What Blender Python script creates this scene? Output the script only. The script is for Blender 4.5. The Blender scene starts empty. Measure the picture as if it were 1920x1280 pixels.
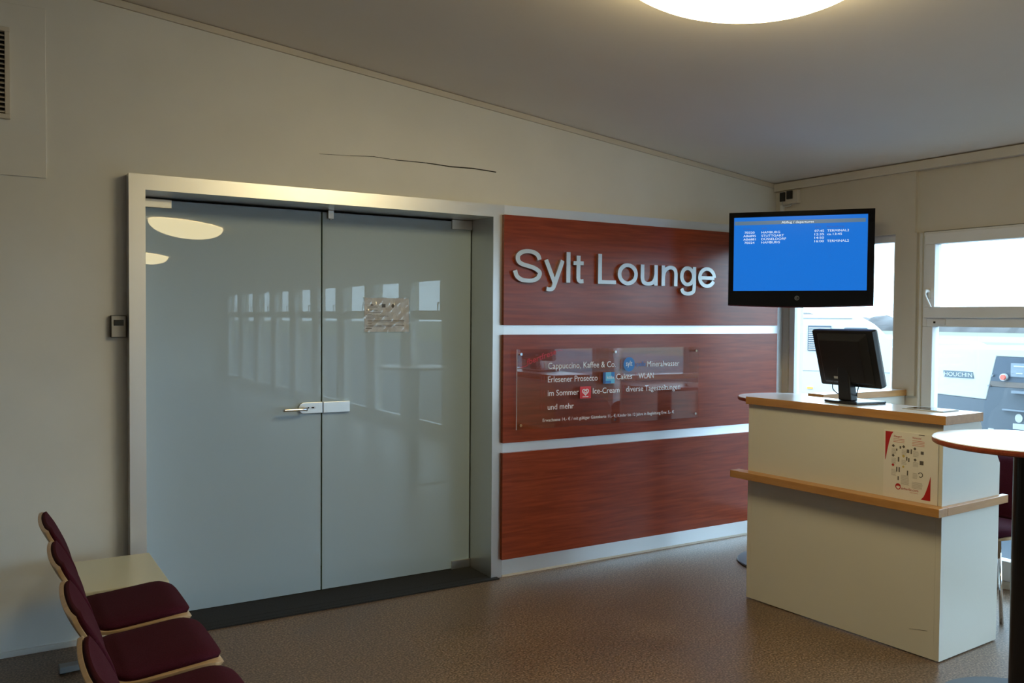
import bpy, bmesh, math, random
from mathutils import Vector, Matrix

scn = bpy.context.scene
COL = scn.collection
PI = math.pi
random.seed(7)

# ------------------------------------------------------------------ camera
CAM = Vector((-0.5923, -4.3374, 1.52))
YAW, PITCH, ROLL, FPX = 0.5504, 0.0274, 0.0075, 1630.5
fwd = Vector((math.sin(YAW) * math.cos(PITCH), math.cos(YAW) * math.cos(PITCH), -math.sin(PITCH)))
rgt = Vector((math.cos(YAW), -math.sin(YAW), 0))
upv = rgt.cross(fwd)
r2 = rgt * math.cos(ROLL) + upv * math.sin(ROLL)
u2 = -rgt * math.sin(ROLL) + upv * math.cos(ROLL)
cd = bpy.data.cameras.new('camera')
cam = bpy.data.objects.new('camera', cd)
COL.objects.link(cam)
M = Matrix.Identity(4)
for i in range(3):
    M[i][0] = r2[i]; M[i][1] = u2[i]; M[i][2] = -fwd[i]; M[i][3] = CAM[i]
cam.matrix_world = M
cd.sensor_width = 36
cd.lens = FPX * 36 / 1920
cd.clip_start = 0.05
cd.clip_end = 2000
scn.camera = cam

# ------------------------------------------------------------------ sky and exposure
w = bpy.data.worlds.new('overcast_sky')
scn.world = w
w.use_nodes = True
bgn = w.node_tree.nodes['Background']
bgn.inputs[0].default_value = (0.56, 0.79, 1.0, 1)
bgn.inputs[1].default_value = 6.0
LAMP_EMIT = 10.0
vs = scn.view_settings
vs.view_transform = 'Standard'
vs.look = 'None'
vs.gamma = 1
vs.use_curve_mapping = False
vs.exposure = 0.52
scn.cycles.use_denoising = True
scn.cycles.max_bounces = 10
scn.cycles.diffuse_bounces = 6
scn.cycles.transparent_max_bounces = 16
scn.cycles.sample_clamp_indirect = 6

# ------------------------------------------------------------------ helpers: objects
def tag(o, label=None, cat=None, group=None, kind=None):
    if label: o['label'] = label
    if cat: o['category'] = cat
    if group: o['group'] = group
    if kind: o['kind'] = kind
    return o

def thing(name, loc, label, cat, rotz=0.0, group=None, kind=None):
    o = bpy.data.objects.new(name, None)
    o.empty_display_size = 0.1
    COL.objects.link(o)
    o.location = loc
    o.rotation_euler = (0, 0, rotz)
    return tag(o, label, cat, group, kind)

def obj(name, bm, mats, parent=None, smooth=False, label=None, bevel=0.0, loc=None, rot=None):
    me = bpy.data.meshes.new(name)
    bmesh.ops.recalc_face_normals(bm, faces=bm.faces)
    bm.to_mesh(me); bm.free()
    if not isinstance(mats, (list, tuple)): mats = [mats]
    for m in mats: me.materials.append(m)
    o = bpy.data.objects.new(name, me)
    COL.objects.link(o)
    if parent is not None: o.parent = parent
    if loc is not None: o.location = loc
    if rot is not None: o.rotation_euler = rot
    if smooth:
        for p in me.polygons: p.use_smooth = True
    if bevel:
        b = o.modifiers.new('bevel', 'BEVEL'); b.width = bevel; b.segments = 2; b.limit_method = 'ANGLE'
        b.harden_normals = False
    if label: o['label'] = label
    return o

# ------------------------------------------------------------------ helpers: shapes
def B(): return bmesh.new()

def box(bm, x0, x1, y0, y1, z0, z1, mi=0):
    vs_ = [bm.verts.new(p) for p in ((x0,y0,z0),(x1,y0,z0),(x1,y1,z0),(x0,y1,z0),(x0,y0,z1),(x1,y0,z1),(x1,y1,z1),(x0,y1,z1))]
    fs = [(0,3,2,1),(4,5,6,7),(0,1,5,4),(1,2,6,5),(2,3,7,6),(3,0,4,7)]
    out = []
    for f in fs:
        fc = bm.faces.new([vs_[i] for i in f]); fc.material_index = mi; out.append(fc)
    return out   # bottom, top, front(-y), right(+x), back(+y), left(-x)

def hexa(bm, p, mi=0):
    v = [bm.verts.new(q) for q in p]
    for f in ((0,3,2,1),(4,5,6,7),(0,1,5,4),(1,2,6,5),(2,3,7,6),(3,0,4,7)):
        bm.faces.new([v[i] for i in f]).material_index = mi

def prism(bm, pts, axis, a0, a1, mi=0):
    """extrude a 2D outline along an axis; pts are the two other coordinates in x,y,z order"""
    def P(p, a):
        if axis == 0: return (a, p[0], p[1])
        if axis == 1: return (p[0], a, p[1])
        return (p[0], p[1], a)
    A = [bm.verts.new(P(p, a0)) for p in pts]
    Bv = [bm.verts.new(P(p, a1)) for p in pts]
    n = len(pts)
    f = bm.faces.new(A); f.material_index = mi
    f = bm.faces.new(Bv[::-1]); f.material_index = mi
    for i in range(n):
        f = bm.faces.new((A[i], Bv[i], Bv[(i+1) % n], A[(i+1) % n])); f.material_index = mi

def lathe(bm, prof, seg=48, c=(0,0,0), mi=0):
    rings = []
    for r, z in prof:
        if r < 1e-6: rings.append([bm.verts.new((c[0], c[1], c[2]+z))])
        else: rings.append([bm.verts.new((c[0]+r*math.cos(2*PI*k/seg), c[1]+r*math.sin(2*PI*k/seg), c[2]+z)) for k in range(seg)])
    for a, b in zip(rings[:-1], rings[1:]):
        for k in range(seg):
            k2 = (k+1) % seg
            if len(a) == 1 and len(b) == 1: continue
            if len(a) == 1: f = bm.faces.new((a[0], b[k], b[k2]))
            elif len(b) == 1: f = bm.faces.new((a[k], b[0], a[k2]))
            else: f = bm.faces.new((a[k], b[k], b[k2], a[k2]))
            f.material_index = mi

def tube(bm, pts, r, seg=12, mi=0):
    pts = [Vector(p) for p in pts]
    rings = []
    prev = None
    for i, p in enumerate(pts):
        if i == 0: t = pts[1]-p
        elif i == len(pts)-1: t = p-pts[i-1]
        else: t = (pts[i+1]-pts[i-1])
        t.normalize()
        if prev is None:
            a = Vector((0,0,1)) if abs(t.z) < 0.9 else Vector((1,0,0))
            n = t.cross(a).normalized()
        else:
            n = (prev - t*prev.dot(t)).normalized()
        prev = n
        b = t.cross(n)
        rr = r[i] if isinstance(r, (list, tuple)) else r
        rings.append([bm.verts.new(p + (n*math.cos(2*PI*k/seg) + b*math.sin(2*PI*k/seg))*rr) for k in range(seg)])
    for a, b in zip(rings[:-1], rings[1:]):
        for k in range(seg):
            bm.faces.new((a[k], b[k], b[(k+1)%seg], a[(k+1)%seg])).material_index = mi
    bm.faces.new(rings[0]).material_index = mi
    bm.faces.new(rings[-1][::-1]).material_index = mi

def spline(P, n=8):
    """Catmull-Rom through 2D/3D points"""
    P = [Vector(p) for p in P]
    out = []
    for i in range(len(P)-1):
        p0 = P[max(i-1, 0)]; p1 = P[i]; p2 = P[i+1]; p3 = P[min(i+2, len(P)-1)]
        for k in range(n):
            t = k/n
            out.append(0.5*((2*p1)+(-p0+p2)*t+(2*p0-5*p1+4*p2-p3)*t*t+(-p0+3*p1-3*p2+p3)*t**3))
    out.append(P[-1])
    return out

def rrect(cx, cy, hx, hy, r, n=6):
    pts = []
    for sx, sy, a0 in ((1,1,0),(-1,1,90),(-1,-1,180),(1,-1,270)):
        for k in range(n+1):
            a = math.radians(a0+90*k/n)
            pts.append((cx+sx*(hx-r)+r*math.cos(a), cy+sy*(hy-r)+r*math.sin(a)))
    return pts

# ------------------------------------------------------------------ helpers: lettering
def raw_text(body):
    cu = bpy.data.curves.new('text', 'FONT')
    cu.body = body; cu.size = 1.0; cu.resolution_u = 3
    o = bpy.data.objects.new('text', cu)
    COL.objects.link(o)
    bpy.context.view_layer.update()
    me = bpy.data.meshes.new_from_object(o.evaluated_get(bpy.context.evaluated_depsgraph_get()))
    bpy.data.objects.remove(o); bpy.data.curves.remove(cu)
    return me
_capm = raw_text('H')
CAPH = max(v.co.y for v in _capm.vertices)

def text(name, body, mat, parent, origin, ux, uz, x0, x1, base, cap, label=None, depth=0.0015, center=False):
    """flat lettering lying in the plane origin + ux*x + uz*z, raised by depth"""
    me = raw_text(body)
    xs = [v.co.x for v in me.vertices]
    lo, hi = min(xs), max(xs)
    s = cap/CAPH
    sx = (x1-x0)/(hi-lo) if x1 is not None else s
    ux = Vector(ux); uz = Vector(uz); nrm = ux.cross(uz).normalized()   # points to the reader
    O = Vector(origin)
    bm = bmesh.new(); bm.from_mesh(me)
    bpy.data.meshes.remove(me)
    for v in bm.verts:
        v.co = O + ux*(x0+(v.co.x-lo)*sx) + uz*(base+v.co.y*s) + nrm*depth
    g = bm.faces[:]
    if depth > 0.0001:
        r = bmesh.ops.extrude_face_region(bm, geom=g)
        for v in [e for e in r['geom'] if isinstance(e, bmesh.types.BMVert)]: v.co -= nrm*depth*0.9
    return obj(name, bm, mat, parent, label=label)

# ------------------------------------------------------------------ materials
def mat(name, col=(0.8,0.8,0.8), rough=0.5, metal=0.0, spec=0.5, emit=None, es=1.0, coat=0.0, coatr=0.03):
    m = bpy.data.materials.new(name); m.use_nodes = True
    b = m.node_tree.nodes['Principled BSDF']
    b.inputs['Base Color'].default_value = (*col, 1)
    b.inputs['Roughness'].default_value = rough
    b.inputs['Metallic'].default_value = metal
    b.inputs['Specular IOR Level'].default_value = spec
    b.inputs['Coat Weight'].default_value = coat
    b.inputs['Coat Roughness'].default_value = coatr
    if emit:
        b.inputs['Emission Color'].default_value = (*emit, 1)
        b.inputs['Emission Strength'].default_value = es
    return m

def noisy(m, c1, c2, scale=(1,1,1), nscale=5.0, detail=4.0, lo=0.35, hi=0.65, bump=0.0, coord='Object', rough=None):
    nt = m.node_tree; b = nt.nodes['Principled BSDF']
    tc = nt.nodes.new('ShaderNodeTexCoord'); mp = nt.nodes.new('ShaderNodeMapping')
    mp.inputs['Scale'].default_value = scale
    nz = nt.nodes.new('ShaderNodeTexNoise'); nz.inputs['Scale'].default_value = nscale; nz.inputs['Detail'].default_value = detail
    cr = nt.nodes.new('ShaderNodeValToRGB')
    cr.color_ramp.elements[0].position = lo; cr.color_ramp.elements[0].color = (*c1, 1)
    cr.color_ramp.elements[1].position = hi; cr.color_ramp.elements[1].color = (*c2, 1)
    nt.links.new(tc.outputs[coord], mp.inputs['Vector']); nt.links.new(mp.outputs[0], nz.inputs['Vector'])
    nt.links.new(nz.outputs['Fac'], cr.inputs['Fac']); nt.links.new(cr.outputs[0], b.inputs['Base Color'])
    if bump:
        bp = nt.nodes.new('ShaderNodeBump'); bp.inputs['Strength'].default_value = bump; bp.inputs['Distance'].default_value = 0.002
        nt.links.new(nz.outputs['Fac'], bp.inputs['Height']); nt.links.new(bp.outputs[0], b.inputs['Normal'])
    if rough:
        mr = nt.nodes.new('ShaderNodeMapRange'); mr.inputs['To Min'].default_value = rough[0]; mr.inputs['To Max'].default_value = rough[1]
        nt.links.new(nz.outputs['Fac'], mr.inputs['Value']); nt.links.new(mr.outputs[0], b.inputs['Roughness'])
    return m

WALL = noisy(mat('wall_paint', rough=0.6), (0.68,0.68,0.655), (0.715,0.715,0.69), nscale=3.0, bump=0.05)
CEIL = noisy(mat('ceiling_paint', rough=0.75), (0.83,0.77,0.69), (0.85,0.79,0.71), nscale=2.0)
TRIMM = noisy(mat('trim_paint', rough=0.5), (0.58,0.54,0.47), (0.62,0.575,0.50), nscale=4.0)
WCREAM = noisy(mat('window_wall_panel', rough=0.5), (0.58,0.53,0.44), (0.61,0.56,0.47), nscale=3.0)
PVC = mat('white_window_plastic', (0.74,0.75,0.76), 0.3)
GASKET = mat('window_gasket', (0.05,0.05,0.055), 0.6)

def floor_mat():
    m = mat('speckled_linoleum', rough=0.3)
    nt = m.node_tree; b = nt.nodes['Principled BSDF']
    tc = nt.nodes.new('ShaderNodeTexCoord')
    n1 = nt.nodes.new('ShaderNodeTexNoise'); n1.inputs['Scale'].default_value = 110; n1.inputs['Detail'].default_value = 3
    n2 = nt.nodes.new('ShaderNodeTexNoise'); n2.inputs['Scale'].default_value = 2.2; n2.inputs['Detail'].default_value = 4
    n3 = nt.nodes.new('ShaderNodeTexNoise'); n3.inputs['Scale'].default_value = 38; n3.inputs['Detail'].default_value = 3
    for n in (n1, n2, n3): nt.links.new(tc.outputs['Object'], n.inputs['Vector'])
    c1 = nt.nodes.new('ShaderNodeValToRGB')
    e = c1.color_ramp.elements
    e[0].position = 0.36; e[0].color = (0.070,0.041,0.024,1); e[1].position = 0.66; e[1].color = (0.29,0.20,0.135,1)
    mid = c1.color_ramp.elements.new(0.5); mid.color = (0.15,0.097,0.060,1)
    nt.links.new(n1.outputs['Fac'], c1.inputs['Fac'])
    mx = nt.nodes.new('ShaderNodeMix'); mx.data_type = 'RGBA'; mx.blend_type = 'MULTIPLY'; mx.inputs['Factor'].default_value = 0.5
    c2 = nt.nodes.new('ShaderNodeValToRGB'); c2.color_ramp.elements[0].position = 0.35; c2.color_ramp.elements[0].color = (0.7,0.66,0.62,1)
    c2.color_ramp.elements[1].position = 0.65; c2.color_ramp.elements[1].color = (1.2,1.2,1.2,1)
    nt.links.new(n2.outputs['Fac'], c2.inputs['Fac'])
    mx2 = nt.nodes.new('ShaderNodeMix'); mx2.data_type = 'RGBA'; mx2.blend_type = 'OVERLAY'; mx2.inputs['Factor'].default_value = 0.35
    nt.links.new(c1.outputs[0], mx2.inputs[6]); nt.links.new(n3.outputs['Fac'], mx2.inputs[7])
    nt.links.new(mx2.outputs[2], mx.inputs[6]); nt.links.new(c2.outputs[0], mx.inputs[7])
    nt.links.new(mx.outputs[2], b.inputs['Base Color'])
    mr = nt.nodes.new('ShaderNodeMapRange'); mr.inputs['To Min'].default_value = 0.24; mr.inputs['To Max'].default_value = 0.5
    nt.links.new(n2.outputs['Fac'], mr.inputs['Value']); nt.links.new(mr.outputs[0], b.inputs['Roughness'])
    bp = nt.nodes.new('ShaderNodeBump'); bp.inputs['Strength'].default_value = 0.12; bp.inputs['Distance'].default_value = 0.001
    nt.links.new(n3.outputs['Fac'], bp.inputs['Height']); nt.links.new(bp.outputs[0], b.inputs['Normal'])
    return m
FLOOR = floor_mat()

def wood(name, c1, c2, stretch=(1.2, 30, 30), rough=0.35, coat=0.0, scale=3.0, coatr=0.15):
    m = mat(name, rough=rough, coat=coat, coatr=coatr)
    nt = m.node_tree; b = nt.nodes['Principled BSDF']
    tc = nt.nodes.new('ShaderNodeTexCoord'); mp = nt.nodes.new('ShaderNodeMapping'); mp.inputs['Scale'].default_value = stretch
    nz = nt.nodes.new('ShaderNodeTexNoise'); nz.inputs['Scale'].default_value = scale; nz.inputs['Detail'].default_value = 6; nz.inputs['Distortion'].default_value = 0.6
    cr = nt.nodes.new('ShaderNodeValToRGB'); e = cr.color_ramp.elements
    e[0].position = 0.27; e[0].color = (*c1, 1); e[1].position = 0.75; e[1].color = (*c2, 1)
    nt.links.new(tc.outputs['Object'], mp.inputs['Vector']); nt.links.new(mp.outputs[0], nz.inputs['Vector'])
    nt.links.new(nz.outputs['Fac'], cr.inputs['Fac']); nt.links.new(cr.outputs[0], b.inputs['Base Color'])
    return m
MAHOG = wood('mahogany_veneer', (0.175,0.024,0.007), (0.31,0.052,0.016), stretch=(1.1,30,18), rough=0.27)
BEECH = wood('beech_edge', (0.40,0.19,0.055), (0.51,0.26,0.085), stretch=(12,1.5,12), rough=0.3)
BEECHX = wood('beech_edge_lengthwise', (0.40,0.19,0.055), (0.51,0.26,0.085), stretch=(1.5,12,12), rough=0.3)
PLY = wood('beech_plywood', (0.42,0.28,0.15), (0.55,0.39,0.23), stretch=(2,14,2), rough=0.35)
TABLEEDGE = wood('cherry_table_edge', (0.20,0.035,0.015), (0.34,0.075,0.03), rough=0.3)

def brushed(name, col, rough, axis):
    m = mat(name, col, rough, 1.0)
    nt = m.node_tree; b = nt.nodes['Principled BSDF']
    tc = nt.nodes.new('ShaderNodeTexCoord'); mp = nt.nodes.new('ShaderNodeMapping')
    s = [350,350,350]; s[axis] = 3; mp.inputs['Scale'].default_value = s
    nz = nt.nodes.new('ShaderNodeTexNoise'); nz.inputs['Scale'].default_value = 2; nz.inputs['Detail'].default_value = 2
    mr = nt.nodes.new('ShaderNodeMapRange'); mr.inputs['To Min'].default_value = rough-0.06; mr.inputs['To Max'].default_value = rough+0.08
    nt.links.new(tc.outputs['Object'], mp.inputs['Vector']); nt.links.new(mp.outputs[0], nz.inputs['Vector'])
    nt.links.new(nz.outputs['Fac'], mr.inputs['Value']); nt.links.new(mr.outputs[0], b.inputs['Roughness'])
    return m
ALUV = brushed('brushed_aluminium_upright', (0.74,0.74,0.74), 0.38, 2)
ALUH = brushed('brushed_aluminium_level', (0.74,0.74,0.74), 0.38, 0)
ALUS = brushed('aluminium_sheet', (0.86,0.88,0.90), 0.42, 0)
STEEL = brushed('satin_steel', (0.72,0.72,0.71), 0.3, 0)
CHROME = mat('polished_chrome', (0.85,0.85,0.85), 0.08, 1.0)
LETTER = brushed('letter_aluminium', (0.60,0.61,0.60), 0.45, 2)
LAMINATE = noisy(mat('cream_laminate', rough=0.35), (0.665,0.65,0.58), (0.685,0.67,0.60), nscale=2)
LAMTOP = mat('white_laminate_top', (0.70,0.72,0.75), 0.18)
MATBLK = noisy(mat('black_doormat', rough=0.9), (0.008,0.009,0.011), (0.02,0.021,0.024), nscale=220, bump=0.4)
FABRIC = noisy(mat('burgundy_fabric', rough=0.9, spec=0.15), (0.034,0.0035,0.010), (0.056,0.006,0.017), nscale=400, detail=2, bump=0.5)
GREYMET = mat('grey_painted_metal', (0.20,0.21,0.22), 0.4)
BLKMET = mat('black_painted_metal', (0.006,0.006,0.009), 0.28)
BASEMET = mat('dark_blue_grey_base', (0.045,0.060,0.085), 0.35)
BLKPL = mat('black_plastic', (0.008,0.008,0.009), 0.35)
BLKGL = mat('glossy_black_plastic', (0.004,0.004,0.005), 0.06)
DARKRED = mat('dark_red_translucent_rim', (0.06,0.004,0.012), 0.1)
WHITEPL = mat('white_plastic', (0.72,0.72,0.70), 0.35)
GREYPL = mat('grey_plastic', (0.42,0.42,0.41), 0.4)
DARK = mat('dark_opening', (0.01,0.009,0.008), 0.8)
CREAMTBL = mat('cream_board', (0.60,0.59,0.46), 0.35)
PAPER = mat('white_paper', (0.74,0.71,0.66), 0.55)
INK = mat('grey_ink', (0.10,0.09,0.085), 0.7)
INKL = mat('pale_grey_ink', (0.36,0.33,0.30), 0.7)
INKR = mat('red_ink', (0.42,0.012,0.014), 0.5)
INKP = mat('pale_red_ink', (0.60,0.22,0.18), 0.5)
INKY = mat('yellow_ink', (0.55,0.42,0.12), 0.5)
WHT = mat('white_vinyl_lettering', (0.85,0.85,0.85), 0.5)
BLUEV = mat('blue_vinyl', (0.01,0.16,0.50), 0.4)
BLUEL = mat('light_blue_vinyl', (0.10,0.45,0.72), 0.4)
BLUED = mat('navy_vinyl', (0.01,0.05,0.20), 0.4)
REDV = mat('red_vinyl', (0.60,0.01,0.012), 0.4)
REDLINE = mat('dull_red_vinyl', (0.35,0.04,0.03), 0.5)

def glass(name, tint=(0.97,0.99,0.985), ior=1.5, boost=1.0):
    m = bpy.data.materials.new(name); m.use_nodes = True
    nt = m.node_tree; nt.nodes.clear()
    out = nt.nodes.new('ShaderNodeOutputMaterial'); mx = nt.nodes.new('ShaderNodeMixShader')
    tr = nt.nodes.new('ShaderNodeBsdfTransparent'); tr.inputs[0].default_value = (*tint, 1)
    gl = nt.nodes.new('ShaderNodeBsdfGlossy'); gl.inputs['Roughness'].default_value = 0.0
    lw = nt.nodes.new('ShaderNodeLayerWeight'); lw.inputs['Blend'].default_value = 0.5     # facing = 1 - cos
    pw = nt.nodes.new('ShaderNodeMath'); pw.operation = 'POWER'; pw.inputs[1].default_value = 5
    mu = nt.nodes.new('ShaderNodeMath'); mu.operation = 'MULTIPLY_ADD'; mu.inputs[1].default_value = 0.955*boost; mu.inputs[2].default_value = 0.045*boost; mu.use_clamp = True
    nt.links.new(lw.outputs['Facing'], pw.inputs[0]); nt.links.new(pw.outputs[0], mu.inputs[0]); nt.links.new(mu.outputs[0], mx.inputs[0])
    nt.links.new(tr.outputs[0], mx.inputs[1]); nt.links.new(gl.outputs[0], mx.inputs[2]); nt.links.new(mx.outputs[0], out.inputs[0])
    return m
WINGLASS = glass('window_glass')
ACRYL = glass('clear_acrylic', (0.96,0.96,0.97), 1.5, 1.3)
FOIL = glass('clear_foil', (0.93,0.93,0.93), 1.5, 1.5)
FROST = mat('frosted_green_glass', (0.37,0.49,0.60), 0.55, coat=1.0, coatr=0.0)
FROST.node_tree.nodes['Principled BSDF'].inputs['Coat IOR'].default_value = 1.52
GLASSEDGE = mat('green_glass_edge', (0.30,0.42,0.30), 0.2)
LAMPM = mat('lit_opal_lampshade', (0.8,0.78,0.7), 0.3, emit=(1.0,0.82,0.44), es=LAMP_EMIT)

XR = 4.3645
WY = 0.08
def cz(x): return 2.970 - 0.1075*(x+0.0)

XL, YF = -8.5, -16.2
# ================================================================== SETTING
bm = B(); box(bm, XL-0.2, XR+0.25, YF-0.2, 1.2, -0.12, 0.0)
tag(obj('floor', bm, FLOOR), 'speckled brown linoleum floor', 'floor', kind='structure')

bm = B()
pts = [(XL-0.2, YF-0.2), (XR+0.25, YF-0.2), (XR+0.25, 1.2), (XL-0.2, 1.2)]
hexa(bm, [(x, y, cz(x)) for x, y in pts] + [(x, y, cz(x)+0.15) for x, y in pts])
tag(obj('ceiling', bm, CEIL), 'plain off-white sloping ceiling', 'ceiling', kind='structure')

DX0, DX1, DZ = 0.0, 2.010, 2.171     # outer size of the door surround
FW = 0.0715
def wall_piece(bm, x0, x1, z0, z1=None):
    t0 = cz(x0)+0.05 if z1 is None else z1
    t1 = cz(x1)+0.05 if z1 is None else z1
    hexa(bm, [(x0,WY,z0),(x1,WY,z0),(x1,WY+0.26,z0),(x0,WY+0.26,z0),(x0,WY,t0),(x1,WY,t1),(x1,WY+0.26,t1),(x0,WY+0.26,t0)])
bm = B()
wall_piece(bm, XL-0.2, DX0+0.03, 0)
wall_piece(bm, DX1-0.03, XR+0.2, 0)
wall_piece(bm, DX0+0.03, DX1-0.03, DZ-0.03)
tag(obj('wall_back', bm, WALL), 'off-white wall with the lounge doors and wood panels', 'wall', kind='structure')
bm = B(); box(bm, DX0-0.6, DX1+0.6, 0.75, 0.85, 0, 3.1); box(bm, DX0-0.7, DX0-0.6, 0.34, 0.85, 0, 3.1); box(bm, DX1+0.6, DX1+0.7, 0.34, 0.85, 0, 3.1)  # unseen closure added behind the doors, keeps outside light out of the gaps
tag(obj('wall_light_stop', bm, WALL), 'unseen wall added behind the frosted doors to stop light leaks', 'wall', kind='structure')
bm = B(); box(bm, XL-0.2, XL, YF-0.2, WY+0.2, 0, 4.0)
tag(obj('wall_left', bm, WALL), 'off-white left wall', 'wall', kind='structure')
bm = B(); box(bm, XL-0.2, XR+0.2, YF-0.2, YF, 0, 4.0)
tag(obj('wall_front', bm, WALL), 'off-white wall at the far end of the hall', 'wall', kind='structure')

# right wall: parapet under window 1, piers, lintel
WT = 0.16
W2Y = -1.09                      # first tall window starts here
NW, WW, PW = 12, 1.06, 0.19      # count, frame width, pier width
bm = B()
box(bm, XR, XR+WT, -0.93, -0.05, -0.05, 0.045)
box(bm, XR, XR+WT, YF, WY+0.05, 2.066, 2.62)
box(bm, XR, XR+WT, -0.05, WY+0.05, 0, 2.066)
box(bm, XR, XR+WT, W2Y, -0.93, 0, 2.066)
yy = W2Y
for k in range(NW):
    y1 = yy - WW
    y2 = max(y1 - PW, YF) if k < NW-1 else YF
    box(bm, XR, XR+WT, y2, y1, 0, 2.066)
    box(bm, XR, XR+WT, y1, yy, -0.05, 0.045)
    yy = y1 - PW
tag(obj('wall_right', bm, WCREAM), 'cream window wall on the right', 'wall', kind='structure')

# proud facing board around window 1
bm = B()
box(bm, XR-0.022, XR, -1.045, 0.0, 2.063, 2.46)
box(bm, XR-0.022, XR, -1.058, -0.912, 1.053, 2.063)
tag(obj('trim_1', bm, WCREAM), 'cream facing board over and beside the corner window', 'trim', kind='structure')
bm = B(); tube(bm, [(XR-0.004,-1.078,0.0),(XR-0.004,-1.078,2.06)], 0.008, 12)
tag(obj('trim_5', bm, PVC, smooth=True), 'slim white upright bead between facing board and tall window', 'trim', kind='structure')
# ceiling trims
bm = B()
xa, xb = XL, XR
hexa(bm, [(xa,WY-0.015,cz(xa)-0.034),(xb,WY-0.015,cz(xb)-0.034),(xb,WY,cz(xb)-0.034),(xa,WY,cz(xa)-0.034),
          (xa,WY-0.015,cz(xa)-0.003),(xb,WY-0.015,cz(xb)-0.003),(xb,WY,cz(xb)-0.003),(xa,WY,cz(xa)-0.003)])
tag(obj('trim_2', bm, TRIMM), 'thin strip where the back wall meets the ceiling', 'trim', kind='structure')
bm = B(); box(bm, XR-0.045, XR, YF, WY-0.02, cz(XR)-0.058, cz(XR)-0.004)
tag(obj('trim_3', bm, TRIMM), 'cream strip where the window wall meets the ceiling', 'trim', kind='structure')
bm = B()
prism(bm, [(XL, 0.0), (XL, 0.025), (-0.0, 0.025), (-0.0, 0.0)], 1, WY-0.012, WY)
tag(obj('baseboard_back', bm, WALL), 'low pale baseboard of the back wall beside the door surround', 'baseboard', kind='structure')

# crack over the door
bm = B()
cp = [(0.93,2.366),(1.1,2.374),(1.23,2.383),(1.36,2.378),(1.55,2.380),(1.7,2.374),(1.85,2.378),(2.0,2.371)]
for (xa_, za), (xb_, zb), wd in zip(cp[:-1], cp[1:], (0.0008,0.0012,0.0014,0.002,0.0028,0.0032,0.003)):
    hexa(bm, [(xa_,WY-0.001,za-wd),(xb_,WY-0.001,zb-wd),(xb_,WY+0.001,zb-wd),(xa_,WY+0.001,za-wd),
              (xa_,WY-0.001,za+wd),(xb_,WY-0.001,zb+wd),(xb_,WY+0.001,zb+wd),(xa_,WY+0.001,za+wd)])
o = obj('wall_crack', bm, DARK); o.parent = bpy.data.objects['wall_back']
o['label'] = 'thin dark crack in the paint above the doors'

# ------------------------------------------------------------------ windows
def window_frame(bm, y0, y1, z0, z1, w, x0, x1):
    """rectangular ring; y1<y0"""
    box(bm, x0, x1, y1, y0, z1-w, z1); box(bm, x0, x1, y1, y0, z0, z0+w)
    box(bm, x0, x1, y0-w, y0, z0+w, z1-w); box(bm, x0, x1, y1, y1+w, z0+w, z1-w)

w1 = thing('window_1', (XR, -0.5, 0.045), 'fixed corner window behind the screen', 'window', kind='structure')
def wl(bm, dy=0.5, dz=-0.045):   # to local coords of window_1
    for v in bm.verts: v.co += Vector((-XR, dy, dz))
    return bm
bm = B(); window_frame(bm, -0.052, -0.928, 0.047, 2.065, 0.047, XR+0.01, XR+0.07)
obj('frame', wl(bm), PVC, w1, bevel=0.003)
bm = B(); box(bm, XR+0.035, XR+0.041, -0.88, -0.10, 0.095, 2.017)
obj('pane', wl(bm), WINGLASS, w1)

def tall_window(n, y0):
    """y0: the edge next to the back wall"""
    wdw = thing('window_%d' % n, (XR, y0, 0.045), 'tall white tilt-and-turn window number %d from the corner' % n, 'window', kind='structure')
    return wdw
w2 = tall_window(2, W2Y)
D0 = -0.001
bm = B()   # outer frame with transom, local coords: y from 0 to -WW, z from 0 (=0.045)
z0, zt_ = 0.001, 2.064-0.045-0.001
tr0, tr1 = 1.485-0.045, 1.5385-0.045
box(bm, 0.0, 0.07, -WW+0.001, D0, z0, 0.115); box(bm, 0.0, 0.07, -WW+0.001, D0, zt_-0.028, zt_)
box(bm, 0.0, 0.07, -0.068, D0, 0.115, tr0); box(bm, 0.0, 0.07, -WW+0.001, -WW+0.068, 0.115, tr0)
box(bm, 0.0, 0.07, -0.030, D0, tr0, zt_-0.028); box(bm, 0.0, 0.07, -WW+0.001, -WW+0.030, tr0, zt_-0.028)
box(bm, 0.0, 0.07, -WW+0.030, -0.030, tr0, tr1)
obj('frame', bm, PVC, w2, bevel=0.003)
bm = B(); window_frame(bm, -0.022, -WW+0.022, 1.538-0.045, zt_-0.012, 0.066, -0.02, 0.05)
obj('sash', bm, PVC, w2, bevel=0.004)
bm = B(); box(bm, 0.03, 0.036, -WW+0.07, -0.07, 0.117, tr0)
obj('pane', bm, WINGLASS, w2)
bm = B(); box(bm, 0.02, 0.026, -WW+0.09, -0.09, 1.60-0.045, zt_-0.08)
obj('pane', bm, WINGLASS, w2)
bm = B()
box(bm, -0.028, -0.019, -0.066, -0.044, 1.655-0.045, 1.715-0.045)
tube(bm, spline([(-0.025,-0.055,1.698-0.045),(-0.052,-0.055,1.700-0.045),(-0.064,-0.056,1.682-0.045),(-0.058,-0.062,1.655-0.045),(-0.050,-0.074,1.622-0.045),(-0.048,-0.084,1.600-0.045)], 5), [0.010]*10+[0.008]*16, 10)
obj('handle', bm, WHITEPL, w2, smooth=True)
bm = B(); box(bm, -0.012, 0.0, -0.155, -0.075, 1.497-0.045, 1.525-0.045)
box(bm, -0.0135, -0.012, -0.095, -0.082, 1.505-0.045, 1.517-0.045, 1)
obj('latch_cover', bm, [PVC, DARK], w2)
W2CH = [c for c in bpy.data.objects if c.parent is w2]
yy = W2Y - WW - PW
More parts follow.
